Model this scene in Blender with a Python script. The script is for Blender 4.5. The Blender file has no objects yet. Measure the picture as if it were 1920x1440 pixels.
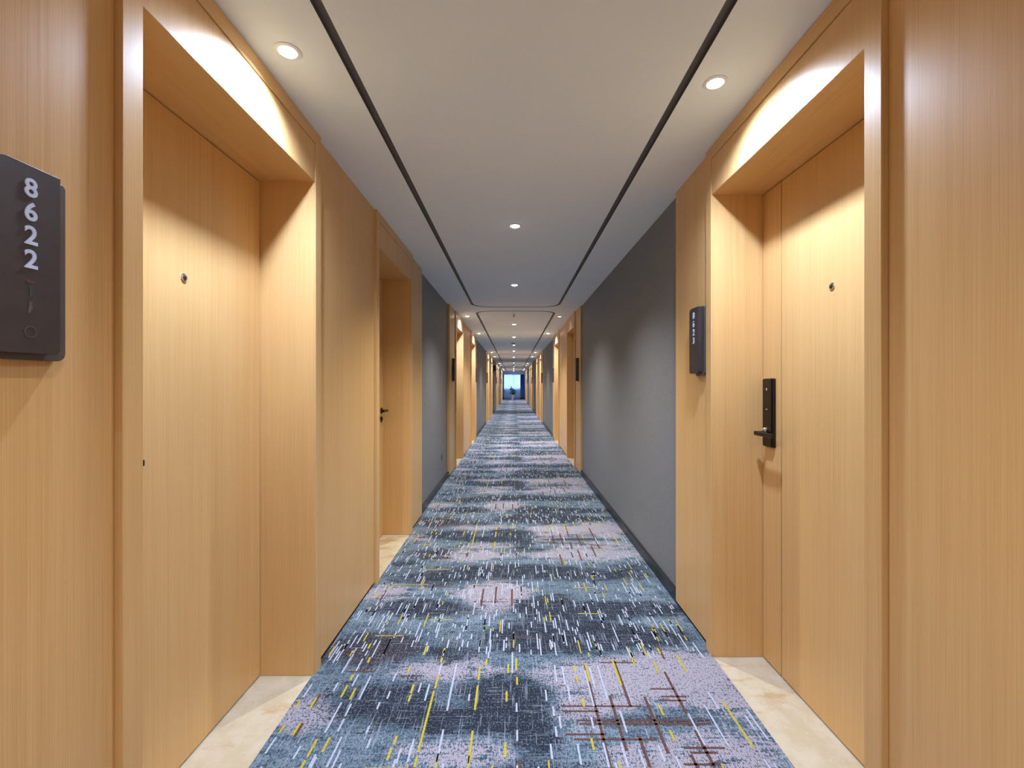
import bpy, bmesh, math, random
import numpy as np
from mathutils import Vector, Matrix

C = bpy.context.scene.collection
SC = bpy.context.scene
PI = math.pi

# ------------------------------------------------------------------ camera, world, exposure
cam_d = bpy.data.cameras.new('camera'); cam = bpy.data.objects.new('camera', cam_d); C.objects.link(cam)
cam.location = (0, 0, 1.30); cam.rotation_euler = (PI/2, 0, 0)
cam_d.sensor_width = 36; cam_d.sensor_fit = 'HORIZONTAL'; cam_d.lens = 16.0
cam_d.shift_x = -3/1920; cam_d.shift_y = 1/1920
cam_d.clip_start = .02; cam_d.clip_end = 200
SC.camera = cam
w = bpy.data.worlds.new('World'); SC.world = w; w.use_nodes = True
bg = w.node_tree.nodes['Background']
bg.inputs['Color'].default_value = (.55, .77, 1.0, 1); bg.inputs['Strength'].default_value = 8.0
SC.view_settings.view_transform = 'Standard'; SC.view_settings.look = 'None'
SC.view_settings.gamma = 1.0; SC.view_settings.use_curve_mapping = False
SC.view_settings.exposure = 0.17
SPOT_W = 98.0          # over the doors
MID_W = 190.0           # middle row
LAMP_COL = (.77, .955, 1.32)      # door lamps: cool white
MID_COL = (1.0, .965, .90)        # centre row: neutral
SC.cycles.diffuse_bounces = 8
SC.cycles.max_bounces = 12

# ------------------------------------------------------------------ dimensions (metres; +Y runs down the corridor)
H = 2.435
LC, LP, LG = -.884, -.902, -.935      # left: casing face, wood panel face, grey wall face
RC, RP, RG = .942, .960, .985         # right
DOORD = .246                          # door leaf plane behind the casing face
DT = 2.205                            # top of door opening
CW = .058                             # casing width
Y0, Y1 = -3.6, 39.6

# ------------------------------------------------------------------ helpers
def link(name, me, mats, parent=None):
    o = bpy.data.objects.new(name, me); C.objects.link(o)
    for m in (mats if isinstance(mats, (list, tuple)) else [mats]): me.materials.append(m)
    if parent: o.parent = parent
    return o
class MB:
    def __init__(s): s.v = []; s.f = []; s.m = []
    def box(s, x0, x1, y0, y1, z0, z1, m=0):
        if x0 > x1: x0, x1 = x1, x0
        if y0 > y1: y0, y1 = y1, y0
        if z0 > z1: z0, z1 = z1, z0
        b = len(s.v)
        s.v += [(x0,y0,z0),(x1,y0,z0),(x1,y1,z0),(x0,y1,z0),(x0,y0,z1),(x1,y0,z1),(x1,y1,z1),(x0,y1,z1)]
        s.f += [(b,b+3,b+2,b+1),(b+4,b+5,b+6,b+7),(b,b+1,b+5,b+4),(b+1,b+2,b+6,b+5),(b+2,b+3,b+7,b+6),(b+3,b,b+4,b+7)]
        s.m += [m]*6
    def prism(s, pts, a, b_, fn, m=0):
        """outline pts (u,v), extruded from a to b_; fn(u,v,t)->xyz"""
        n = len(pts); b = len(s.v)
        s.v += [fn(u, v, a) for u, v in pts] + [fn(u, v, b_) for u, v in pts]
        s.f += [tuple(range(b, b+n))[::-1], tuple(range(b+n, b+2*n))]
        s.f += [(b+i, b+(i+1) % n, b+n+(i+1) % n, b+n+i) for i in range(n)]
        s.m += [m]*(n+2)
    def lathe(s, prof, seg, fn, m=0):
        """prof: (r, t); fn(x, y, t)->xyz"""
        b = len(s.v); k = len(prof)
        for r, t in prof:
            for i in range(seg):
                a = 2*PI*i/seg; s.v.append(fn(r*math.cos(a), r*math.sin(a), t))
        for j in range(k-1):
            for i in range(seg):
                s.f.append((b+j*seg+i, b+j*seg+(i+1) % seg, b+(j+1)*seg+(i+1) % seg, b+(j+1)*seg+i)); s.m.append(m)
        s.f.append(tuple(b+i for i in range(seg))[::-1]); s.m.append(m)
        s.f.append(tuple(b+(k-1)*seg+i for i in range(seg))); s.m.append(m)
    def build(s, name, mats, parent=None, bevel=0, smooth=False, seg=2):
        me = bpy.data.meshes.new(name); me.from_pydata(s.v, [], s.f); me.update()
        bm = bmesh.new(); bm.from_mesh(me); bmesh.ops.recalc_face_normals(bm, faces=bm.faces); bm.to_mesh(me); bm.free()
        o = link(name, me, mats, parent)
        for i, p in enumerate(me.polygons): p.material_index = s.m[i]
        if smooth:
            me.shade_smooth() if hasattr(me, 'shade_smooth') else None
            try: me.set_sharp_from_angle(angle=math.radians(35))
            except Exception: pass
        if bevel:
            b = o.modifiers.new('bevel', 'BEVEL'); b.width = bevel; b.segments = seg; b.limit_method = 'ANGLE'
        return o
def empty(name, loc=(0, 0, 0)):
    o = bpy.data.objects.new(name, None); C.objects.link(o); o.location = loc; o.empty_display_size = .1; return o
def tag(o, label, cat, group=None, kind=None):
    o['label'] = label; o['category'] = cat
    if group: o['group'] = group
    if kind: o['kind'] = kind
    return o
def rebase(root):
    """parts were built in world coordinates: shift their meshes to the root's base"""
    l = Vector(root.location)
    def rec(o):
        for c in o.children:
            if c.type == 'MESH' and not c.get('local'):
                c.data.transform(Matrix.Translation(-l))
            rec(c)
    bpy.context.view_layer.update(); rec(root)
def rrect(w_, h_, r, n=6, corners=(1, 1, 1, 1), cx=0, cy=0):
    """rounded rectangle, corners in order TR, TL, BL, BR"""
    pts = []
    for k, (sx, sy) in enumerate(((1, 1), (-1, 1), (-1, -1), (1, -1))):
        rr = r*corners[k]
        x, y = sx*(w_/2-rr), sy*(h_/2-rr)
        if rr < 1e-6: pts.append((cx+x, cy+y)); continue
        for i in range(n+1):
            a = PI/2*k + PI/2*i/n
            pts.append((cx+x+rr*math.cos(a), cy+y+rr*math.sin(a)))
    return pts

# ------------------------------------------------------------------ materials
class NT:
    def __init__(s, name):
        s.mat = bpy.data.materials.new(name); s.mat.use_nodes = True
        s.t = s.mat.node_tree; s.n = s.t.nodes; s.p = s.n['Principled BSDF']
    def node(s, typ, **k):
        n = s.n.new(typ)
        for a, b in k.items(): setattr(n, a, b)
        return n
    def ln(s, a, b): s.t.links.new(a, b)
    def put(s, v, sock):
        if hasattr(v, 'is_linked') or hasattr(v, 'links'): s.ln(v, sock)
        else: sock.default_value = v
    def math(s, op, a, b=0.0, c=None, clamp=False):
        n = s.node('ShaderNodeMath', operation=op, use_clamp=clamp)
        s.put(a, n.inputs[0]); s.put(b, n.inputs[1])
        if c is not None: s.put(c, n.inputs[2])
        return n.outputs[0]
    def mix(s, f, a, b, typ='MIX'):
        n = s.node('ShaderNodeMix', data_type='RGBA', blend_type=typ)
        s.put(f, n.inputs[0])
        s.put(a if hasattr(a, 'links') else (*a, 1), n.inputs[6]); s.put(b if hasattr(b, 'links') else (*b, 1), n.inputs[7])
        return n.outputs[2]
    def pos(s, scale=(1, 1, 1)):
        g = s.node('ShaderNodeNewGeometry'); m = s.node('ShaderNodeMapping'); m.inputs['Scale'].default_value = scale
        s.ln(g.outputs['Position'], m.inputs['Vector']); return m.outputs[0]
    def noise(s, vec, scale, detail=2, rough=.5):
        n = s.node('ShaderNodeTexNoise'); s.ln(vec, n.inputs['Vector'])
        n.inputs['Scale'].default_value = scale; n.inputs['Detail'].default_value = detail; n.inputs['Roughness'].default_value = rough
        return n.outputs['Fac']
    def ramp(s, f, a, b):
        n = s.node('ShaderNodeMapRange', interpolation_type='SMOOTHSTEP'); s.put(f, n.inputs[0])
        n.inputs[1].default_value = a; n.inputs[2].default_value = b; return n.outputs[0]
    def bump(s, h, st, d=.001):
        n = s.node('ShaderNodeBump'); n.inputs['Strength'].default_value = st; n.inputs['Distance'].default_value = d
        s.ln(h, n.inputs['Height']); s.ln(n.outputs[0], s.p.inputs['Normal'])
    def fin(s, rough=.5, metal=0, spec=None, col=None):
        if col is not None: s.put(col if hasattr(col, 'links') else (*col, 1), s.p.inputs['Base Color'])
        s.put(rough, s.p.inputs['Roughness']); s.p.inputs['Metallic'].default_value = metal
        if spec is not None: s.p.inputs['Specular IOR Level'].default_value = spec
        return s.mat
def plain(name, col, rough=.5, metal=0, spec=None, var=.06, scale=30):
    t = NT(name); f = t.noise(t.pos(), scale, 3)
    c = t.mix(t.ramp(f, .3, .7), tuple(x*(1-var) for x in col), tuple(min(1, x*(1+var)) for x in col))
    return t.fin(rough, metal, spec, c)
WOOD_A, WOOD_B, WOOD_C = (.67, .415, .165), (.61, .36, .13), (.71, .46, .20)
def wood(name, scale):
    t = NT(name)
    v = t.pos(scale)
    big = t.noise(v, 1.0, 2, .5)
    v2 = t.pos(tuple(s*7 for s in scale)); fine = t.noise(v2, 1.0, 3, .7)
    v3 = t.pos(tuple(s*.16 for s in scale)); wide = t.noise(v3, 1.0, 1, .5)
    c = t.mix(t.math('MULTIPLY', t.ramp(big, .3, .7), .7), WOOD_A, WOOD_B)
    c = t.mix(t.ramp(fine, .45, .75), c, WOOD_C)
    c = t.mix(t.math('MULTIPLY', t.ramp(fine, .52, .3), .45), c, tuple(x*.8 for x in WOOD_B))
    c = t.mix(t.math('MULTIPLY', t.ramp(wide, .35, .7), .35), c, WOOD_C)
    t.bump(fine, .12, .0006)
    return t.fin(t.math('ADD', t.math('MULTIPLY', fine, .12), .30), 0, .45, c)
M_WOOD = wood('oak_veneer_vertical', (85, 85, .35))
M_WOODH = wood('oak_veneer_lengthwise', (85, .35, 85))
def wallpaper():
    t = NT('grey_wallpaper')
    v = t.pos((1, 1, 1)); n1 = t.noise(t.pos((260, 260, 30)), 1, 2, .6); n2 = t.noise(t.pos((30, 30, 260)), 1, 2, .6)
    s_ = t.math('MULTIPLY', t.math('ADD', n1, n2), .5)
    c = t.mix(t.ramp(s_, .3, .7), (.170, .182, .198), (.222, .238, .258))
    t.bump(s_, .25, .0008)
    return t.fin(.55, 0, .4, c)
M_GREY = wallpaper()
M_WALL = plain('plain_plaster', (.6, .6, .58), .8)
def ceilm():
    t = NT('ceiling_paint'); f = t.noise(t.pos(), 2.5, 3)
    c = t.mix(f, (.81, .90, .975), (.83, .92, .99)); t.bump(t.noise(t.pos(), 300, 2), .05, .0005)
    return t.fin(.75, 0, .2, c)
M_CEIL = ceilm()
M_GROOVE = plain('grey_ceiling_groove', (.11, .107, .104), .6)
def marble():
    t = NT('beige_marble'); a = t.noise(t.pos((6, 5, 5)), 1.6, 6, .62); b = t.noise(t.pos((9, 6, 6)), 4, 5, .7); d = t.noise(t.pos((2.5, 7, 5)), 1.3, 4, .6)
    c = t.mix(t.ramp(a, .35, .65), (.55, .475, .325), (.62, .56, .425))
    c = t.mix(t.math('MULTIPLY', t.ramp(d, .54, .68), .75), c, (.50, .33, .16))
    c = t.mix(t.math('MULTIPLY', t.ramp(b, .55, .7), .4), c, (.44, .37, .25))
    c = t.mix(t.math('MULTIPLY', t.ramp(b, .42, .3), .5), c, (.68, .64, .54))
    return t.fin(.22, 0, .5, c)
M_MARBLE = marble()
M_SKIRT = plain('black_skirting', (.012, .013, .016), .35)
M_BLACK = plain('dark_gap', (.006, .004, .003), .9)
M_BRONZE = plain('dark_bronze_metal', (.035, .028, .022), .32, .75)
M_BLKMET = plain('black_metal', (.010, .009, .009), .3, .4)
M_CHROME = plain('chrome', (.75, .76, .78), .12, 1)
M_BRASS = plain('worn_brass_peephole_rim', (.45, .22, .09), .35, .8)
M_GLASSD = plain('dark_lens_glass', (.02, .02, .025), .08)
M_SIGN = plain('dark_brown_sign_face', (.050, .038, .036), .42, .15)
M_SIGNB = plain('taupe_sign_back_plate', (.105, .088, .078), .4, .3)
M_DIGIT = plain('pale_blue_numerals', (.62, .72, .95), .35)
M_RED = plain('dull_red_mark', (.12, .03, .03), .5)
M_GREEN = plain('dull_green_mark', (.03, .06, .04), .5)
M_RING = plain('dull_ring_mark', (.10, .085, .08), .4)
M_WHITEP = plain('white_plastic', (.78, .78, .77), .4)
M_GREYP = plain('grey_plastic', (.35, .35, .36), .45)
M_CERAM = plain('white_ceramic', (.75, .76, .78), .3)
M_SOIL = plain('potting_soil', (.03, .02, .012), .9)
def emis(name, col, st):
    t = NT(name); t.p.inputs['Base Color'].default_value = (.8, .8, .8, 1)
    t.p.inputs['Emission Color'].default_value = (*col, 1); t.p.inputs['Emission Strength'].default_value = st
    return t.mat
M_LENS = emis('downlight_lens_on', (1, .97, .92), 14.0)
M_LENSDIM = emis('downlight_lens_dim', (1, .95, .88), 2.5)

# ------------------------------------------------------------------ structure: walls, floor, ceiling
# wood modules (start, end) per side; between them the walls are papered grey
LW = [(-2.2, 4.48), (6.42, 11.05), (14.9, 19.55), (23.4, 28.0), (31.85, 36.45)]
RW = [(-2.2, 2.694), (6.53, 11.12), (14.98, 19.58), (23.45, 28.05), (31.9, 36.5)]
# door openings (start, end, lit, lock kind, lock end, sign end); 'near'/'far' = which end of the opening
LD = [(1.087, 2.033, 'A'), (3.00, 3.94, 'S')]
RD = [(1.224, 2.172, 'B')]
for k in range(4):
    o_ = 8.455*k
    LD += [(7.06+o_, 8.01+o_, 'A'), (9.60+o_, 10.55+o_, 'B')]
    RD += [(7.10+o_, 8.05+o_, 'A'), (9.62+o_, 10.57+o_, 'B')]
def gaps(spans, a, b):
    out = []; c = a
    for s, e in spans:
        if s > c: out.append((c, s))
        c = e
    if c < b: out.append((c, b))
    return out
NW = [0]
def trim(o, label, cat):
    NW[0] += 1; o.name = 'trim_%d' % NW[0]; o.data.name = o.name
    return tag(o, label, cat, kind='structure')
for side, name, G, P_, Cc, W_, D_ in ((-1, 'left', LG, LP, LC, LW, LD), (1, 'right', RG, RP, RC, RW, RD)):
    out = side*1.55; back = side*1.42
    mb = MB()
    mb.box(out, back, Y0, Y1+.4, 0, H, 1)
    for a, b in gaps(W_, Y0, Y1): mb.box(back, G, a, b, 0, H, 0)
    tag(mb.build('wall_'+name, [M_GREY, M_WALL]), 'grey papered wall along the %s of the corridor between the wood panelled door bays' % name, 'wall', kind='structure')
    mb = MB()
    for a, b in gaps(W_, Y0, Y1): mb.box(G-side*.0, G-side*.024, a+.001, b-.001, 0, .072)
    tag(mb.build('baseboard_'+name, M_SKIRT, bevel=.002), 'black skirting at the foot of the %s grey wall' % name, 'baseboard', kind='structure')
    # wood panels between the doors of each bay
    for bi, (a, b) in enumerate(W_):
        cuts = [(s-CW, e+CW) for s, e, k in D_ if a < s < b]
        for gi, (p, q) in enumerate(gaps(cuts, a, b)):
            mb = MB()
            mb.box(P_, back-side*.002, p+.0005, q-.0005, .022, H, 0)
            mb.box(P_+side*.006, back-side*.002, p+.002, q-.002, 0, .022, 1)
            trim(mb.build('panel', [M_WOOD, M_BLACK], bevel=.0012, seg=1),
                 'light oak wall panel on the %s, %s piece of the %s wood bay from the camera' % (name, ['first', 'second', 'third', 'fourth'][gi], ['nearest', 'second', 'third', 'fourth', 'fifth'][bi]), 'wall panel')

mb = MB(); mb.box(-1.55, 1.55, Y0, Y1+.4, -.12, 0)
tag(mb.build('floor', M_MARBLE), 'beige marble floor showing as thresholds in the door recesses', 'floor', kind='structure')
mb = MB(); mb.box(-1.55, 1.55, Y0-.12, Y0, 0, H)
tag(mb.build('wall_back', M_WALL), 'plain wall closing the corridor behind the camera', 'wall', kind='structure')

# ceiling: a panel with rounded rectangular shadow grooves cut through it
def rr_loop(x0, x1, y0, y1, r, n=10):
    return [(x+(x0+x1)/2, y+(y0+y1)/2) for x, y in rrect(x1-x0, y1-y0, r, n)]
GX0, GX1, GW = -.585, .645, .034
RECTS = [(-3.3, 6.66), (7.03, 16.75), (17.15, 27.6), (28.0, 38.7)]
cu = bpy.data.curves.new('ceiling', 'CURVE'); cu.dimensions = '2D'; cu.fill_mode = 'BOTH'; cu.extrude = .007
def spl(pts):
    s = cu.splines.new('POLY'); s.points.add(len(pts)-1)
    for i, (x, y) in enumerate(pts): s.points[i].co = (x, y, 0, 1)
    s.use_cyclic_u = True
spl([(-1.42, Y0), (1.42, Y0), (1.42, Y1), (-1.42, Y1)])
for a, b in RECTS:
    spl(rr_loop(GX0-GW/2, GX1+GW/2, a-GW/2, b+GW/2, .27)); spl(rr_loop(GX0+GW/2, GX1-GW/2, a+GW/2, b-GW/2, .24))
co = bpy.data.objects.new('tmp', cu); C.objects.link(co)
bpy.context.view_layer.update()
me = bpy.data.meshes.new_from_object(co.evaluated_get(bpy.context.evaluated_depsgraph_get()))
bpy.data.objects.remove(co); bpy.data.curves.remove(cu)
me.transform(Matrix.Translation((0, 0, H+.007))); me.name = 'ceiling'
me.materials.clear()
ceil = link('ceiling', me, [M_CEIL, M_GROOVE])
bm = bmesh.new(); bm.from_mesh(me)
ret = bmesh.ops.create_cube(bm, size=1)
bmesh.ops.scale(bm, vec=(3.1, Y1+.4-Y0, .08), verts=ret['verts']); bmesh.ops.translate(bm, vec=(0, (Y0+Y1+.4)/2, H+.0545), verts=ret['verts'])
vs = set(ret['verts'])
bm.normal_update()
for f in bm.faces: f.material_index = 1 if all(v in vs for v in f.verts) or abs(f.normal.z) < .5 else 0
bm.to_mesh(me); bm.free()
tag(ceil, 'white plaster ceiling with rounded rectangular shadow grooves', 'ceiling', kind='structure')

# ------------------------------------------------------------------ carpet
BROWN = [(0.328,1.817,0,0.563),(0.47,1.979,0,0.303),(0.399,1.749,0,0.287),(0.542,1.739,0,0.291),(0.679,1.915,0,0.267),(0.679,1.619,0,0.167),(0.461,1.606,0,0.14),(0.711,2.204,0,0.126),(0.486,2.116,0.167,0),(0.353,1.829,0.323,0),(0.265,1.801,0.143,0),(0.466,1.752,0.449,0),(0.501,1.733,0.503,0),(0.266,1.682,0.149,0),(0.371,1.658,0.304,0),(0.63,1.933,0.101,0),(0.663,1.886,0.104,0),(0.655,1.862,0.104,0),(0.678,1.619,0.148,0),(0.669,1.598,0.098,0),(0.644,1.549,0.129,0),(-0.807,1.868,0,0.066),(-0.804,1.703,0,0.068),(-0.685,2.05,0.113,0)]
YELLOW = [(0.332,2.043,0,0.123),(0.463,2.042,0,0.177),(0.559,2.118,0,0.048),(0.652,2.077,0,0.086),(0.78,2.109,0,0.131),(0.705,2.209,0,0.046),(0.279,2.071,0,0.046),(0.278,2.0,0,0.047),(0.283,1.85,0,0.052),(0.586,1.807,0,0.058),(0.584,1.676,0,0.053),(0.284,1.636,0,0.054),(0.854,1.739,0,0.241),(-0.337,2.209,0,0.046),(-0.338,2.142,0,0.054),(-0.334,1.982,0,0.093),(-0.336,1.759,0,0.319),(-0.335,1.558,0,0.043),(-0.154,2.04,0,0.098),(-0.154,1.881,0,0.146),(-0.153,1.626,0,0.146),(-0.127,2.118,0,0.048),(-0.025,2.071,0,0.066),(0.012,2.102,0,0.089),(0.015,1.984,0,0.051),(-0.029,1.887,0,0.063),(-0.029,1.61,0,0.067),(-0.679,2.136,0,0.032),(-0.431,1.934,0,0.057),(-0.429,1.876,0,0.033),(-0.714,1.919,0,0.078),(-0.672,1.902,0,0.068),(-0.715,2.01,0,0.038),(-0.881,2.209,0,0.069),(-0.712,2.249,0,0.036),(-0.474,2.063,0,0.03),(-0.429,2.215,0,0.081),(-0.43,1.655,0,0.029),(-0.435,1.591,0,0.054),(-0.716,1.619,0,0.08),(-0.673,1.634,0,0.069),(-0.813,1.848,0,0.056),(-0.814,1.707,0,0.062),(-0.872,1.839,0,0.024),(-0.869,1.708,0,0.031),(-0.717,1.546,0,0.02)]
WHITE = [(0.322,1.943,0,0.231),(0.386,1.983,0,0.231),(0.421,1.745,0,0.111),(0.686,1.71,0,0.158),(0.769,1.73,0,0.211),(0.818,1.861,0,0.098),(0.904,1.745,0,0.072),(0.926,1.734,0,0.156),(0.897,2.216,0,0.127),(0.184,2.262,0,0.084),(0.188,2.04,0,0.118),(0.222,2.026,0,0.126),(0.232,1.903,0,0.102),(0.135,1.893,0,0.068),(0.158,1.801,0,0.054),(0.301,1.74,0,0.061),(0.178,1.742,0,0.064),(0.158,1.695,0,0.051),(0.133,1.604,0,0.067),(0.23,1.592,0,0.09),(0.323,1.59,0,0.107),(0.388,1.59,0,0.107),(0.519,1.595,0,0.072),(0.37,2.256,0,0.096),(0.556,2.198,0,0.091),(0.432,2.238,0,0.059),(0.643,2.277,0,0.055),(0.347,2.007,0,0.142),(-0.84,2.191,0,0.153),(-0.771,2.211,0,0.04),(-0.73,2.235,0,0.065),(-0.708,2.189,0,0.04),(-0.77,2.101,0,0.125),(-0.711,2.1,0,0.094),(-0.694,2.28,0,0.049),(-0.692,1.989,0,0.079),(-0.634,1.943,0,0.151),(-0.526,2.01,0,0.057),(-0.52,1.895,0,0.047),(-0.544,1.832,0,0.04),(-0.869,1.922,0,0.083),(-0.76,1.945,0,0.054),(-0.7,1.77,0,0.162),(-0.657,1.809,0,0.069),(-0.655,1.728,0,0.063),(-0.546,1.705,0,0.038),(-0.521,1.639,0,0.041),(-0.87,1.631,0,0.075),(-0.761,1.599,0,0.057),(-0.631,1.603,0,0.133),(-0.4,1.941,0,0.062),(-0.363,1.911,0,0.103),(-0.264,1.957,0,0.305),(-0.327,2.268,0,0.073),(-0.334,2.069,0,0.081),(-0.263,1.632,0,0.147),(-0.363,1.609,0,0.101),(-0.4,1.584,0,0.062),(-0.255,2.274,0,0.061),(-0.115,2.251,0,0.107),(-0.168,2.274,0,0.061),(-0.048,2.256,0,0.096),(-0.006,2.118,0,0.158),(0.012,1.822,0,0.051),(0.013,1.676,0,0.053),(-0.691,1.563,0,0.055),(-0.184,1.88,0,0.042),(0.029,2.232,0,0.071)]

PER = 2.05; PH0 = 1.55
rng = random.Random(7)
DASH = []      # x, phase, wx, ly, material
for x, y, wx, ly in BROWN: DASH.append((x, y-PH0, wx or .011, ly or .009, 3))
for x, y, wx, ly in YELLOW: DASH.append((x, y-PH0, .0085, max(ly, .04), 2))
for x, y, wx, ly in WHITE: DASH.append((x, y-PH0, .0072, max(ly, .03), 1))
for i in range(560):                                  # the dense rain of short dashes in the rest of the repeat
    ph = rng.uniform(.62, PER); x = rng.uniform(-.885, .935)
    x = round(x/.012)*.012; l = rng.choice([.03, .04, .05, .06, .08, .11, .14])
    DASH.append((x, ph, .0062, l, 1 if rng.random() < .87 else 2))
for x, ph in ((-.19, 1.22), (-.11, 1.25), (-.01, 1.22), (.02, 1.95), (.35, 1.80), (-.35, 1.93), (.62, 1.98), (-.8, 1.2), (.5, 1.9)):
    DASH.append((x, ph, .011, .22, 3))
for i in range(16): DASH.append((rng.uniform(-.8, .5), rng.uniform(.6, PER), rng.uniform(.08, .3), .007, 2 if i % 2 else 3))
BLOB = [  # x, phase centre, half width, half length, channel (0 dark, 1 lilac, 2 brown), amount
 (-.02, .34, .16, .13, 0, .9), (-.20, .20, .24, .05, 0, 1.0), (.08, .10, .08, .08, 0, .8), (-.55, .30, .20, .09, 0, .7), (-.30, .62, .10, .08, 0, .5),
 (.62, .46, .42, .17, 1, 1.0), (.24, .24, .16, .09, 1, .7), (.56, .20, .26, .025, 0, .9), (.56, .20, .26, .02, 2, .7), (.75, .08, .2, .07, 1, .8), (.86, .25, .12, .08, 1, .5),
 (-.80, .25, .16, .09, 1, .9), (-.72, .66, .24, .13, 2, 1.0), (-.72, .66, .24, .13, 0, .9), (-.32, .55, .22, .12, 1, .7), (-.18, .05, .22, .06, 1, .8), (.42, .05, .1, .04, 1, .6),
 (.30, .84, .28, .17, 0, .9), (.02, .78, .14, .10, 0, .8), (.65, .80, .28, .08, 0, .6), (.8, .62, .16, .10, 1, .4),
 (-.11, 1.23, .17, .19, 1, 1.25), (-.54, 1.08, .20, .10, 0, .9), (-.82, 1.27, .16, .12, 1, .7), (.62, 1.06, .40, .08, 0, 1.0), (.2, 1.12, .15, .12, 0, .8), (.45, 1.3, .3, .1, 0, .35),
 (-.52, 1.46, .25, .09, 0, .8), (.0, 1.60, .34, .10, 0, .95), (.55, 1.52, .35, .08, 0, .6), (-.6, 1.62, .2, .08, 2, .5), (-.38, 1.88, .26, .10, 1, .9),
 (.58, 1.92, .38, .13, 1, .9), (-.62, 1.92, .2, .11, 0, .9), (-.62, 1.92, .2, .11, 2, .6), (.10, 2.00, .22, .06, 0, .7), (-.8, 1.75, .12, .05, 0, .7), (.85, 1.7, .15, .1, 0, .4),
 (0, .74, 1.3, .13, 0, .45), (0, 1.09, 1.3, .09, 0, .45), (.1, 1.6, 1.3, .13, 0, .5), (-.3, .25, .6, .16, 0, .35), (.0, 1.28, 1.0, .1, 1, .3), (0, .47, 1.2, .07, 1, .3), (0, 1.93, 1.2, .08, 1, .35), (-.5, .42, .4, .07, 0, .3)]
def carpet():
    nx, dy = 72, .028
    ys = np.arange(Y0, Y1, dy); ny = len(ys)
    def wid(y, W_, wood_, grey): return wood_ if any(a-.01 < y < b+.01 for a, b in W_) else grey
    V = np.zeros((ny, nx+1, 3)); D = np.zeros((3, ny, nx+1))
    for j, y in enumerate(ys):
        xl = wid(y, LW, LP-.004, LG+.012); xr = wid(y, RW, RP+.004, RG-.012)
        if any(a-.02 < y < b+.02 for a, b, k in LD): xl = -.895
        if any(a-.02 < y < b+.02 for a, b, k in RD): xr = .949
        V[j, :, 0] = np.linspace(xl, xr, nx+1)
    V[:, :, 1] = ys[:, None]; V[:, :, 2] = .007
    X = V[:, :, 0]; PHS = np.mod(V[:, :, 1]-PH0, PER)
    for x, p, hw, hl, ch, am in BLOB:
        for k in (-PER, 0, PER):
            d = ((X-x)/hw)**2 + ((PHS-p+k)/hl)**2
            D[ch] += am/(1+np.exp((d-1.0)*1.7))
    D = np.clip(D, 0, 1.2)
    verts = V.reshape(-1, 3).tolist()
    idx = np.arange(ny*(nx+1)).reshape(ny, nx+1)
    q = np.stack([idx[:-1, :-1], idx[:-1, 1:], idx[1:, 1:], idx[1:, :-1]], -1).reshape(-1, 4)
    faces = q.tolist(); mats = [0]*len(faces)
    # edge down to the floor on both sides
    base = len(verts)
    for j in range(ny):
        verts.append((V[j, 0, 0], ys[j], .0005)); verts.append((V[j, -1, 0], ys[j], .0005))
    for j in range(ny-1):
        faces.append((idx[j, 0], idx[j+1, 0], base+2*j+2, base+2*j)); faces.append((idx[j, nx], base+2*j+1, base+2*j+3, idx[j+1, nx])); mats += [0, 0]
    n0 = len(verts)
    ntile = int((Y1-PH0)/PER)+1
    for t in range(-3, ntile):
        for x, ph, wx, ly, m in DASH:
            y = PH0+t*PER+ph
            if y-ly/2 < Y0 or y+ly/2 > Y1 or abs(x-.027)+wx/2 > .92: continue
            b = len(verts); z = .0078 if m != 3 else .0075
            verts += [(x-wx/2, y-ly/2, z), (x+wx/2, y-ly/2, z), (x+wx/2, y+ly/2, z), (x-wx/2, y+ly/2, z)]
            faces.append((b, b+1, b+2, b+3)); mats.append(m)
    me = bpy.data.meshes.new('carpet'); me.from_pydata(verts, [], faces)
    for k, nm in enumerate(('dark', 'lilac', 'brown')):
        at = me.attributes.new(nm, 'FLOAT', 'POINT')
        arr = np.zeros(len(verts), dtype=np.float32); arr[:n0-2*ny] = D[k].reshape(-1); at.data.foreach_set('value', arr)
    me.polygons.foreach_set('material_index', mats); me.update()
    t = NT('carpet_pile')
    def att(n): a = t.node('ShaderNodeAttribute', attribute_name=n); return a.outputs['Fac']
    fine = t.noise(t.pos((130, 75, 1)), 1.0, 2, .7)
    hz = t.noise(t.pos((6, 130, 1)), 1.0, 2, .6)
    vt = t.noise(t.pos((130, 5, 1)), 1.0, 2, .6)
    mid = t.noise(t.pos((8, 17, 1)), 1.0, 4, .65)
    def dither(f, k1=1.5):
        e = t.math('ADD', t.math('MULTIPLY', t.math('SUBTRACT', fine, .5), k1), t.math('MULTIPLY', t.math('SUBTRACT', hz, .5), .9))
        e = t.math('ADD', e, t.math('MULTIPLY', t.math('SUBTRACT', vt, .5), .6))
        e = t.math('ADD', e, t.math('MULTIPLY', t.math('SUBTRACT', mid, .5), 2.1))
        return t.ramp(t.math('ADD', f, e), .38, .62)
    c = t.mix(t.ramp(t.math('ADD', mid, t.math('MULTIPLY', t.math('SUBTRACT', fine, .5), .8)), .3, .7), (.052, .092, .132), (.245, .335, .415))
    c = t.mix(dither(att('lilac')), c, (.43, .40, .475))
    c = t.mix(dither(t.math('MULTIPLY', att('dark'), .95)), c, (.018, .027, .042))
    c = t.mix(t.math('MULTIPLY', dither(att('brown'), 2.4), .55), c, (.07, .04, .04))
    # scattered pale and dark tufts
    spk = t.noise(t.pos((150, 100, 1)), 1.0, 1, .5)
    c = t.mix(t.math('MULTIPLY', t.ramp(spk, .57, .66), .26), c, (.48, .53, .63))
    c = t.mix(t.math('MULTIPLY', t.ramp(spk, .43, .35), .7), c, (.015, .02, .032))
    rib = t.node('ShaderNodeTexWave', wave_type='BANDS', bands_direction='X', wave_profile='SIN')
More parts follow.
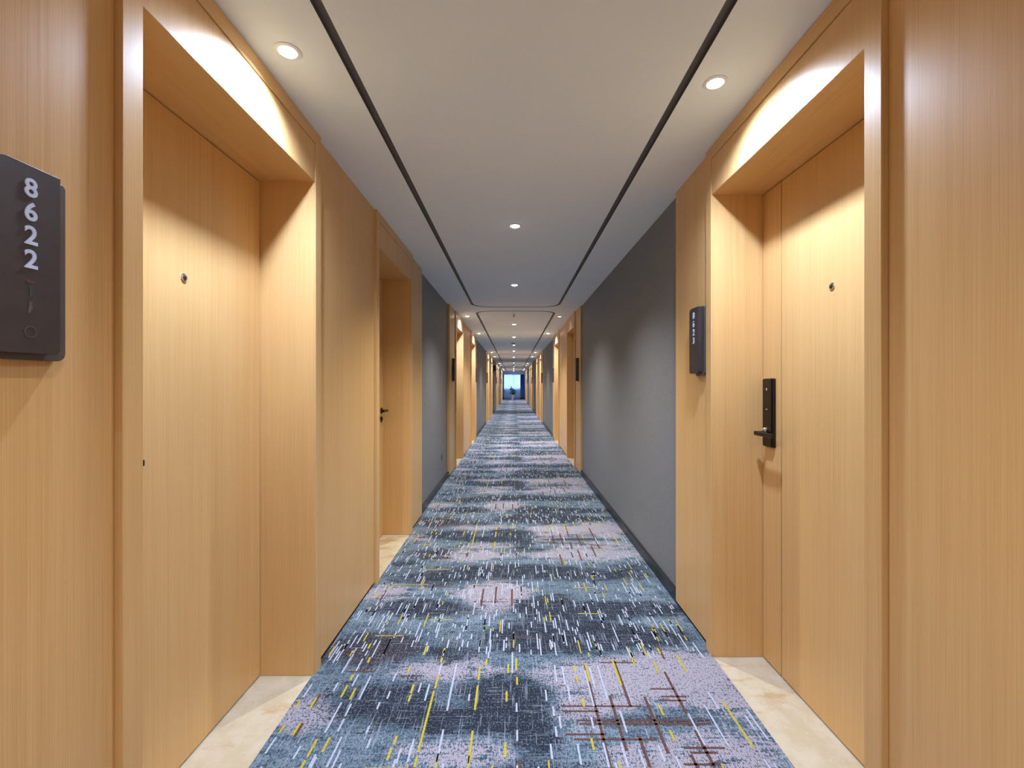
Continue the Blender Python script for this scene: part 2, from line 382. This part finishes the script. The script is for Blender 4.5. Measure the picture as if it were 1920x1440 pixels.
    t.ln(t.pos(), rib.inputs['Vector']); rib.inputs['Scale'].default_value = 46; rib.inputs['Distortion'].default_value = .4
    c = t.mix(t.math('MULTIPLY', rib.outputs['Fac'], .28), c, (.03, .035, .05))
    rib2 = t.node('ShaderNodeTexWave', wave_type='BANDS', bands_direction='Y', wave_profile='SIN')
    t.ln(t.pos(), rib2.inputs['Vector']); rib2.inputs['Scale'].default_value = 40; rib2.inputs['Distortion'].default_value = .6
    c = t.mix(t.math('MULTIPLY', rib2.outputs['Fac'], .22), c, (.03, .035, .05))
    c = t.mix(t.math('MULTIPLY', t.ramp(vt, .56, .68), .42), c, (.40, .46, .54))
    c = t.mix(t.math('MULTIPLY', t.ramp(hz, .58, .70), .38), c, (.36, .42, .50))
    t.bump(t.math('ADD', t.math('MULTIPLY', fine, .6), rib.outputs['Fac']), .5, .0015)
    t.fin(.95, 0, .1, c)
    def yarn(name, a, b):
        u = NT(name); f = u.noise(u.pos((300, 160, 1)), 1.0, 2, .6)
        cc = u.mix(u.ramp(f, .35, .65), a, b); return u.fin(.9, 0, .1, cc)
    my = [yarn('pale_yarn', (.32, .36, .47), (.50, .54, .65)), yarn('mustard_yarn', (.36, .29, .02), (.55, .47, .06)), yarn('brown_yarn', (.07, .032, .024), (.16, .085, .07))]
    o = link('hallway_carpet', me, [t.mat]+my)
    return tag(o, 'long blue, slate and lilac patterned carpet with white and yellow dashes running down the corridor', 'carpet')
carpet()

# ------------------------------------------------------------------ doors
def lathe_x(cx, cy, cz, side):         # lathe axis along X, pointing into the corridor
    return lambda u, v, t: (cx - side*t, cy+u, cz+v)
def make_door(n, side, name, y0, y1, kind):
    """side -1 left, +1 right; kind A lock at the near end, B lock at the far end, S service door"""
    Cc, P_ = (LC, LP) if side < 0 else (RC, RP)
    D_ = Cc + side*DOORD; rear = D_+side*.045; ym = (y0+y1)/2
    root = empty('door_%d' % n, (D_, ym, 0))
    # casing: two uprights and a head along the ceiling, then the recess lining
    mb = MB()
    for a, b in ((y0-CW, y0), (y1, y1+CW)):
        mb.box(Cc, Cc+side*.06, a, b, .0006, H-.0005, 0)
    mb.box(Cc, Cc+side*.06, y0, y1, H-CW, H-.0005, 1)
    mb.build('casing', [M_WOOD, M_WOODH], root, bevel=.0015, seg=1)
    mb = MB()
    for a, b in ((y0-.03, y0+.003), (y1-.003, y1+.03)):
        mb.box(Cc+side*.008, rear, a, b, .0006, DT+.02, 0)
    mb.box(Cc+side*.004, rear, y0, y1, DT, DT+.022, 1)
    mb.build('jamb_lining', [M_WOOD, M_WOODH], root, bevel=.001, seg=1)
    mb = MB(); mb.box(Cc+side*.0035, Cc+side*.05, y0+.0015, y1-.0015, DT+.001, H-CW-.002, 0)
    mb.build('header_panel', [M_WOOD], root, bevel=.0012, seg=1)
    # leaf: main board and narrow lock stile either side of a dark seam
    st = .147
    mb = MB(); g = .0032
    if kind == 'A': sp = y0+.006+st
    elif kind == 'B': sp = y1-.006-st
    else: sp = None
    za, zb = .007, DT-.004
    if sp is None: mb.box(D_, D_+side*.04, y0+.006, y1-.006, za, zb, 0)
    else:
        mb.box(D_, D_+side*.04, y0+.007, sp-g, za, zb, 0); mb.box(D_, D_+side*.04, sp+g, y1-.007, za, zb, 0)
    mb.box(D_+side*.012, D_+side*.04, y0+.003, y1-.003, .0006, zb, 1)
    mb.build('door_leaf', [M_WOOD, M_BLACK], root, bevel=.0008, seg=1)
    if kind != 'S':
        pp = empty('peephole', (0, 0, 0)); pp.parent = root
        mb = MB(); cz = 1.30+.366
        mb.lathe([(.0155, -.001), (.0155, .002), (.012, .0045), (.008, .005), (.008, .0035)], 24, lathe_x(D_, ym, cz, side))
        mb.build('peephole_rim', M_CHROME, pp, smooth=True)
        mb = MB(); mb.lathe([(.0078, .0), (.0074, .004), (.004, .0062), (.001, .0068)], 20, lathe_x(D_, ym, cz, side))
        mb.build('peephole_lens', M_GLASSD, pp, smooth=True)
        # electronic lock
        e = 1 if kind == 'A' else -1         # +1: lever points to larger y
        ye = y0 if kind == 'A' else y1       # edge the lock sits at
        off = .064 if n == 1 else .032      # the lock of room 8622 sits a little further in
        ya, yb = ye+e*off, ye+e*(off+.08); yc = (ya+yb)/2
        zt, zb2 = 1.328, 1.012
        lk = MB()
        pts = rrect(abs(yb-ya), zt-zb2, .006, 3, cx=yc, cy=(zt+zb2)/2)
        # slightly domed escutcheon: two stacked outlines
        lk.prism(pts, 0, .014, lambda u, v, t: (D_-side*t, u, v))
        pts2 = rrect(abs(yb-ya)-.012, zt-zb2-.006, .004, 3, cx=yc, cy=(zt+zb2)/2)
        lk.prism(pts2, .014, .021, lambda u, v, t: (D_-side*t, u, v))
        lo = lk.build('door_lock', M_BRONZE, root, bevel=.002)
        lv = MB(); yl = yc-e*.012; zl = 1.30-.226
        lv.lathe([(.019, .021), (.019, .026), (.011, .028), (.011, .062)], 20, lathe_x(D_, yl, zl, side))
        lv.prism(rrect(.017, .020, .005, 4), 0, .148, lambda u, v, t: (D_-side*(.058+u), yl-e*.014+e*t, zl+v))
        lo2 = lv.build('lever_handle', M_BRONZE, lo, bevel=.0015)
        if n <= 3:
            m1 = MB(); m1.lathe([(.0115, .018), (.0115, .026), (.009, .031), (.005, .034), (.001, .035)], 20, lathe_x(D_, yc-e*.008, zl+.017, side))
            m1.build('chrome_button', M_CHROME, lo, smooth=True)['label'] = 'small chrome button above the lever'
            m2 = MB(); m2.lathe([(.006, .0208), (.006, .0216)], 16, lathe_x(D_, yc, 1.278, side)); m2.build('indicator', M_GREYP, lo)
            m3 = MB(); m3.prism(rrect(.016, .004, .0018, 4, cx=yc, cy=1.186), .0208, .0216, lambda u, v, t: (D_-side*t, u, v)); m3.build('card_mark', M_GREYP, lo)
    else:
        zl = 1.30-.223; yl = y1-.055
        mb = MB(); mb.lathe([(.026, 0), (.026, .007), (.022, .009), (.010, .010), (.010, .050)], 24, lathe_x(D_, yl, zl, side))
        mb.prism(rrect(.016, .018, .006, 4), 0, .128, lambda u, v, t: (D_-side*(.050+u), yl+.012-t, zl+v))
        mb.build('lever_handle', M_BLKMET, root, bevel=.001)
        mb = MB(); mb.lathe([(.024, 0), (.024, .007), (.020, .009), (.008, .0095), (.008, .012)], 24, lathe_x(D_, yl, zl-.075, side))
        mb.build('key_cylinder', M_BLKMET, root, smooth=True)
        mb = MB(); mb.prism([(-.006, -.05), (.006, -.05), (.004, 0), (-.004, 0)], .010, .0115, lambda u, v, t: (D_-side*t, yl+u-.004, zl-.078+v)); mb.build('key', M_CHROME, root)
    rebase(root)
    return root
ORD = ['nearest', 'second', 'third', 'fourth', 'fifth', 'sixth', 'seventh', 'eighth', 'ninth', 'tenth']
nd = 0
DOORS = []
for i, (ln_, rn_) in enumerate([(LD[0], RD[0]), (LD[1], None)]+[(LD[k+2], RD[k+1]) for k in range(8)]):
    for side, nm, d in ((-1, 'left', ln_), (1, 'right', rn_)):
        if d is None: continue
        nd += 1
        idx = (LD if side < 0 else RD).index(d)
        r = make_door(nd, side, nm, *d)
        extra = {0: ' beside the room 8622 sign' if side < 0 else ' beside the room 8623 sign', 1: ''}.get(idx, '')
        if side < 0 and idx == 1: lab = 'light oak service door without peephole, black lever handle, second recess on the left'
        else: lab = 'light oak guest room door in a deep recess, %s on the %s%s' % (ORD[idx], nm, extra)
        tag(r, lab, 'door', kind='structure'); DOORS.append((side, nm, idx, d))

# ------------------------------------------------------------------ room number signs
font = bpy.data.curves.new('f', 'FONT')
def digit_mesh(ch, h):
    cu = bpy.data.curves.new('d', 'FONT'); cu.body = ch; cu.size = 1; cu.align_x = 'CENTER'; cu.extrude = .022; cu.offset = .022; cu.bevel_depth = 0
    ob = bpy.data.objects.new('d', cu); C.objects.link(ob); bpy.context.view_layer.update()
    me = bpy.data.meshes.new_from_object(ob.evaluated_get(bpy.context.evaluated_depsgraph_get()))
    bpy.data.objects.remove(ob); bpy.data.curves.remove(cu)
    zs = [v.co.y for v in me.vertices]; xs = [v.co.x for v in me.vertices]
    k = h/(max(zs)-min(zs)); cx = (max(xs)+min(xs))/2; cy = (max(zs)+min(zs))/2
    for v in me.vertices: v.co = ((v.co.x-cx)*k*1.02, (v.co.y-cy)*k, v.co.z*k)
    return me
bpy.data.curves.remove(font)
def make_sign(side, ya, num, label):
    """ya: y of the sign's centre; u runs to the viewer's right"""
    P_ = LP if side < 0 else RP; d = 1 if side < 0 else -1
    root = empty('room_number_sign', (P_, ya, 1.352))
    cz = 1.30+.224
    F = lambda u, v, t: (P_-side*t, ya+d*u, cz+v)
    mb = MB(); mb.prism(rrect(.112, .346, .016, 6, (.6, 1, 1, 1), .030, -.006), 0.0, .017, F)
    mb.build('back_plate', M_SIGNB, root, bevel=.0008)
    mb = MB(); mb.prism(rrect(.112, .336, .022, 8, (.05, 1, .6, .55), 0, 0), .017, .037, F)
    mb.build('face_panel', M_SIGN, root, bevel=.0006)
    if num:
        for i, ch in enumerate(num):
            me = digit_mesh(ch, .0335)
            o = link('numeral', me, M_DIGIT, root); o['local'] = 1
            me.name = 'numeral'
            M = Matrix(((0, 0, -side, 0), (d, 0, 0, 0), (0, 1, 0, 0), (0, 0, 0, 1)))
            me.transform(Matrix.Translation((-side*.0378, d*.002, cz-1.352+.128-.0425*i)) @ M)
            me.flip_normals() if False else None
        mb = MB(); mb.prism(rrect(.013, .004, .001, 2, cx=.002, cy=-.040), .037, .0376, F); mb.build('red_mark', M_RED, root)
        mb = MB(); mb.prism([(.000, -.066), (.004, -.066), (.004, -.052), (.006, -.050), (.002, -.046), (-.002, -.050), (.000, -.052)], .037, .0376, F); mb.build('green_mark', M_GREEN, root)
        mb = MB(); mb.prism([(-.003, -.096), (.001, -.096), (.006, -.086), (.003, -.080), (.006, -.074), (-.001, -.078)], .037, .0376, F); mb.build('figure_mark', M_RING, root)
        mb = MB()
        for k in range(20):
            a, b = 2*PI*k/20, 2*PI*(k+1)/20
            mb.prism([(.002+.0105*math.cos(a), -.130+.0105*math.sin(a)), (.002+.0105*math.cos(b), -.130+.0105*math.sin(b)), (.002+.009*math.cos(b), -.130+.009*math.sin(b)), (.002+.009*math.cos(a), -.130+.009*math.sin(a))], .037, .0376, F)
        mb.build('bell_button', M_RING, root)
    rebase(root)
    tag(root, label, 'sign', 'room number signs beside the guest room doors')
for side, nm, idx, d in DOORS:
    if d[2] == 'S': continue
    if idx == 0:
        if side < 0: make_sign(-1, .813, '8622', 'dark brown vertical sign with pale numerals 8622 at the left edge of the photo')
        else: make_sign(1, 2.335, '8623', 'dark brown vertical sign with pale numerals 8623 on the right oak panel')
    else:
        y = d[0]-.33 if d[2] == 'A' else d[1]+.21
        make_sign(side, y, None, 'small dark vertical room sign seen edge-on beside the %s door on the %s' % (ORD[idx], nm))

# ------------------------------------------------------------------ downlights
def downlight(x, y, r, watts, label, group, dim=False, name='downlight'):
    root = empty(name, (x, y, H))
    T = lambda u, v, t: (x+u, y+v, H-t)
    mb = MB(); mb.lathe([(r+.012, -.0), (r+.012, .0025), (r+.003, .005), (r, .005), (r, .001)], 32, T); mb.build('trim_ring', M_WHITEP, root, smooth=True)
    mb = MB(); mb.lathe([(r-.0006, .0006), (r-.0008, .004), (r*.8, .009), (r*.45, .0125), (r*.1, .014)], 32, T); mb.build('lens', M_LENSDIM if dim else M_LENS, root, smooth=True)
    rebase(root)
    L = bpy.data.lights.new('lamp', 'SPOT'); L.energy = watts; L.spot_size = math.radians(122 if abs(x) < .1 else 156); L.spot_blend = 1.0 if abs(x) < .1 else .95
    L.shadow_soft_size = .028; L.color = MID_COL if abs(x) < .1 else LAMP_COL
    o = bpy.data.objects.new('lamp', L); C.objects.link(o); o.parent = root; o.location = (0, 0, -.020)
    tag(root, label, 'downlight', group)
g1 = 'downlights over the doors'; g2 = 'downlights along the ceiling centre line'
for side, nm, idx, d in DOORS:
    if d[2] == 'S': continue
    ym = (d[0]+d[1])/2; x = side*.765
    if idx == 0: ym = 1.548 if side < 0 else 1.710; x = -.768 if side < 0 else .758
    dim = side > 0 and idx == 1
    downlight(x, ym, .030, SPOT_W*(.03 if dim else 1), 'round recessed downlight over the %s %s door on the %s' % (ORD[idx], 'dimly glowing, ' if dim else 'lit', nm) if dim is False else
              'dim round recessed downlight over the second door on the right', g1, dim)
MIDY = [3.25, 5.18, 8.57, 10.85, 13.06, 15.4, 18.9, 23.7, 28.3, 31.8, 35.2, 38.0]
for i, y in enumerate(MIDY):
    downlight(.010, y, .034, MID_W, 'round downlight on the ceiling centre line, %s from the camera' % ['nearest', 'second', 'third', 'fourth', 'fifth', 'sixth', 'seventh', 'eighth', 'ninth', 'tenth', 'eleventh', 'twelfth'][i], g2)
for i, (x, y, wt) in enumerate(((.01, .2, MID_W*.35), (.01, -1.4, MID_W), (-.765, -.9, SPOT_W*.35), (.758, -.75, SPOT_W*.35), (.01, -2.9, MID_W))):
    downlight(x, y, .032, wt, ['centre downlight directly above the camera', 'centre downlight behind the camera', 'left side downlight behind the camera', 'right side downlight behind the camera', 'centre downlight by the back wall'][i], 'downlights behind the camera')

# ------------------------------------------------------------------ ceiling fittings
def sprinkler(x, y):
    root = empty('sprinkler', (x, y, H)); T = lambda u, v, t: (x+u, y+v, H-t)
    mb = MB(); mb.lathe([(.030, 0), (.030, .003), (.014, .008), (.008, .009)], 20, T); mb.build('escutcheon', M_WHITEP, root, smooth=True)
    mb = MB(); mb.lathe([(.008, .008), (.008, .030), (.005, .032), (.005, .052)], 14, T)
    mb.box(x-.016, x-.013, y-.002, y+.002, H-.055, H-.028); mb.box(x+.013, x+.016, y-.002, y+.002, H-.055, H-.028); mb.box(x-.016, x+.016, y-.002, y+.002, H-.030, H-.027)
    mb.build('sprinkler_frame', M_GREYP, root)
    mb = MB(); mb.lathe([(.019, .054), (.019, .057)], 20, T); mb.build('deflector', M_GREYP, root)
    rebase(root); return root
tag(sprinkler(.005, 7.28), 'small sprinkler head hanging from the ceiling beyond the first cross groove', 'sprinkler')
def detector(x, y, label):
    root = empty('smoke_detector', (x, y, H)); T = lambda u, v, t: (x+u, y+v, H-t)
    mb = MB(); mb.lathe([(.055, 0), (.055, .012), (.050, .016)], 28, T); mb.build('mounting_base', M_GREYP, root, smooth=True)
    mb = MB(); mb.lathe([(.046, .014), (.046, .034), (.034, .046), (.012, .050)], 28, T); mb.build('sensor_head', M_GREYP, root, smooth=True)
    rebase(root); tag(root, label, 'smoke detector', 'smoke detectors on the ceiling')
detector(-.01, 12.45, 'grey smoke detector on the ceiling just before the fifth centre downlight')
detector(-.01, 22.6, 'grey smoke detector on the ceiling just before the eighth centre downlight')
def beacon(x, y):
    root = empty('ceiling_camera', (x, y, H)); T = lambda u, v, t: (x+u, y+v, H-t)
    mb = MB(); mb.lathe([(.06, 0), (.06, .03), (.056, .034)], 24, T); mb.build('camera_base', M_GREYP, root, smooth=True)
    mb = MB(); mb.lathe([(.045, .03), (.044, .05), (.034, .075), (.015, .088)], 24, T); mb.build('dome', M_GLASSD, root, smooth=True)
    rebase(root); return root
tag(beacon(-.01, 26.4), 'small dark dome fitting hanging from the far ceiling', 'ceiling fitting')
# dark box high on the left wall
root = empty('wall_box', (LG+.001, 21.3, 1.92)); mb = MB()
mb.box(LG, LG+.10, 21.15, 21.45, 1.93, 2.19); mb.build('housing', M_BLKMET, root, bevel=.01)
mb = MB(); mb.box(LG+.02, LG+.08, 21.143, 21.151, 1.96, 2.16); mb.build('front_cover', M_GLASSD, root, bevel=.003); rebase(root)
tag(root, 'black box mounted high on the left grey wall far down the corridor', 'wall box')

# ------------------------------------------------------------------ sockets
M_SOCK = plain('slate_grey_plastic', (.13, .14, .15), .45)
def socket(side, x, y, z, label, mat, w_=.086):
    root = empty('power_socket', (x, y, z)); F = lambda u, v, t: (x-side*t, y+u, z+v)
    mb = MB(); mb.prism(rrect(w_, .086, .006, 4), 0, .007, F); mb.build('socket_plate', mat, root, bevel=.001)
    mb = MB(); mb.prism(rrect(w_-.03, .052, .004, 3), .007, .0085, F); mb.build('socket_insert', M_WHITEP if mat is M_GREYP else M_SKIRT, root)
    mb = MB()
    for u, v in ((-.010, .010), (.010, .010), (0, -.012)): mb.prism(rrect(.0022, .008, 0, 1, cx=u, cy=v), .0085, .0092, F)
    mb.build('pin_slots', M_BLACK, root)
    rebase(root); tag(root, label, 'socket', 'power sockets low on the walls')
socket(1, RP, 9.12, .345, 'power socket with metal frame low on the right oak panel', M_GREYP)
socket(-1, LG, 5.92, .36, 'grey socket low on the left grey wall before the second wood bay', M_SOCK)

# ------------------------------------------------------------------ far end: window, curtains, plant
mb = MB()
mb.box(-1.55, -.93, Y1, Y1+.12, 0, H); mb.box(.93, 1.55, Y1, Y1+.12, 0, H); mb.box(-.93, .93, Y1, Y1+.12, 0, .90); mb.box(-.93, .93, Y1, Y1+.12, 2.20, H)
tag(mb.build('wall_far', M_WALL), 'wall around the window at the far end of the corridor', 'wall', kind='structure')
root = empty('window_1', (0, Y1+.06, .90))
mb = MB()
for a, b in ((-.93, -.88), (.88, .93), (-.025, .025)): mb.box(a, b, Y1+.03, Y1+.09, .90, 2.20)
mb.box(-.88, .88, Y1+.03, Y1+.09, .90, .95); mb.box(-.88, .88, Y1+.03, Y1+.09, 2.15, 2.20)
mb.build('window_frame', M_WHITEP, root, bevel=.003)
t = NT('window_glass'); t.p.inputs['Transmission Weight'].default_value = 1; t.p.inputs['IOR'].default_value = 1.45; t.p.inputs['Roughness'].default_value = 0
M_GLASS = t.fin(0, 0, None, (.95, .98, 1))
for a, b in ((-.88, -.025), (.025, .88)):
    mb = MB(); mb.box(a, b, Y1+.056, Y1+.062, .95, 2.15); mb.build('glass_pane', M_GLASS, root)
rebase(root); tag(root, 'daylit window behind the sheer curtain at the corridor end', 'window', kind='structure')
mb = MB(); mb.box(-.935, .985, Y1-.30, Y1-.28, 2.17, H)
trim(mb.build('pelmet', M_CEIL), 'pale pelmet board above the curtains at the far end', 'pelmet')
def cloth(name, x0, x1, y, z0, z1, amp, wl, mat, label, cat, seed=1):
    n = int((x1-x0)/.008); r_ = random.Random(seed); ph = r_.random()*6
    vs, fs = [], []
    rows = 8
    for j in range(rows+1):
        z = z0+(z1-z0)*j/rows
        for i in range(n+1):
            x = x0+(x1-x0)*i/n; a = amp*(.55+.45*(1-j/rows))
            vs.append((x, y+a*math.sin(2*PI*x/wl+ph)+a*.35*math.sin(2*PI*x/wl*.43+1.3), z))
    for j in range(rows):
        for i in range(n):
            a = j*(n+1)+i; fs.append((a, a+1, a+n+2, a+n+1))
    me = bpy.data.meshes.new(name); me.from_pydata(vs, [], fs); o = link(name, me, mat); me.shade_smooth()
    s = o.modifiers.new('s', 'SOLIDIFY'); s.thickness = .0012
    return tag(o, label, cat)
def fabric(name, col, transp, transl):
    t = NT(name); out = t.n['Material Output']
    tr = t.node('ShaderNodeBsdfTranslucent'); tr.inputs['Color'].default_value = (*col, 1)
    tp = t.node('ShaderNodeBsdfTransparent'); m1 = t.node('ShaderNodeMixShader'); m2 = t.node('ShaderNodeMixShader')
    f = t.noise(t.pos((400, 400, 400)), 1, 2)
    t.fin(.9, 0, .1, t.mix(f, tuple(c*.93 for c in col), col))
    m1.inputs[0].default_value = transl; t.ln(t.p.outputs[0], m1.inputs[1]); t.ln(tr.outputs[0], m1.inputs[2])
    m2.inputs[0].default_value = transp; t.ln(m1.outputs[0], m2.inputs[1]); t.ln(tp.outputs[0], m2.inputs[2])
    t.ln(m2.outputs[0], out.inputs['Surface']); return t.mat
cloth('sheer_curtain', -.86, .62, Y1-.10, .02, 2.17, .018, .11, fabric('sheer_voile', (.55, .72, 1.0), .25, .60), 'pale sheer curtain glowing in front of the far window', 'curtain', 3)
cloth('drape', .58, .93, Y1-.17, .015, 2.17, .03, .09, fabric('navy_drape', (.09, .17, .40), 0, .3), 'dark blue drape gathered at the right of the far window', 'curtain', 5)
cloth('drape', -.93, -.83, Y1-.17, .015, 2.17, .02, .05, bpy.data.materials['navy_drape'], 'narrow dark blue drape at the left of the far window', 'curtain', 8)

root = empty('potted_plant', (-.085, 38.3, .0095)); px, py = -.085, 38.3
mb = MB(); mb.lathe([(.085, .0095), (.095, .03), (.115, .40), (.122, .44), (.108, .44), (.100, .40)], 28, lambda u, v, t: (px+u, py+v, t)); mb.build('planter', M_CERAM, root, smooth=True)
mb = MB(); mb.lathe([(.104, .402), (.104, .415)], 24, lambda u, v, t: (px+u, py+v, t)); mb.build('soil', M_SOIL, root)
t = NT('dark_green_leaf'); f = t.noise(t.pos(), 25, 3)
M_LEAF = t.fin(.4, 0, .5, t.mix(f, (.004, .035, .028), (.015, .085, .05)))
M_STEM = plain('brown_green_stem', (.06, .06, .03), .7)
rs = random.Random(11); lf = MB(); 
stems = []
for k in range(4):
    a = rs.uniform(0, 6.28); lean = rs.uniform(.02, .12); hh = [1.25, 1.05, .9, .78][k]
    stems.append((a, lean, hh)); sm = MB(); n = 8
    path = [Vector((px+.03*math.cos(a)+lean*(i/n)**1.5*math.cos(a), py+.03*math.sin(a)+lean*(i/n)**1.5*math.sin(a), .41+(hh-.41)*i/n)) for i in range(n+1)]
    for i in range(n):
        p, q = path[i], path[i+1]; b = len(sm.v)
        for c_, rr in ((p, .009-.0006*i), (q, .009-.0006*(i+1))):
            for s_ in range(6): sm.v.append((c_.x+rr*math.cos(s_*PI/3), c_.y+rr*math.sin(s_*PI/3), c_.z))
        for s_ in range(6): sm.f.append((b+s_, b+(s_+1) % 6, b+6+(s_+1) % 6, b+6+s_)); sm.m.append(0)
    sm.build('stem', M_STEM, root)
    for i in range(20):
        tt = rs.uniform(.15, 1.0); p = path[min(n, int(tt*n))]; an = rs.uniform(0, 6.28); L_ = rs.uniform(.20, .36); up = rs.uniform(.0, .7); wd = L_*.26
        d = Vector((math.cos(an), math.sin(an), 0)); s_ = Vector((-math.sin(an), math.cos(an), 0)); pts = []
        for q in range(6):
            u = q/5; c_ = p+d*(L_*u)+Vector((0, 0, 1))*(up*L_*u-.55*L_*u*u)
            ww = wd*math.sin(PI*min(1, .08+u*.92))**.8
            pts.append((c_-s_*ww+Vector((0, 0, .12*ww)), c_, c_+s_*ww+Vector((0, 0, .12*ww))))
        b = len(lf.v)
        for tr in pts: lf.v += [tuple(x) for x in tr]
        for q in range(5):
            lf.f += [(b+3*q, b+3*q+1, b+3*q+4, b+3*q+3), (b+3*q+1, b+3*q+2, b+3*q+5, b+3*q+4)]; lf.m += [0, 0]
lo = lf.build('foliage', M_LEAF, root, smooth=True); s = lo.modifiers.new('s', 'SOLIDIFY'); s.thickness = .001
rebase(root); tag(root, 'tall leafy green plant in a white pot before the far window', 'plant')
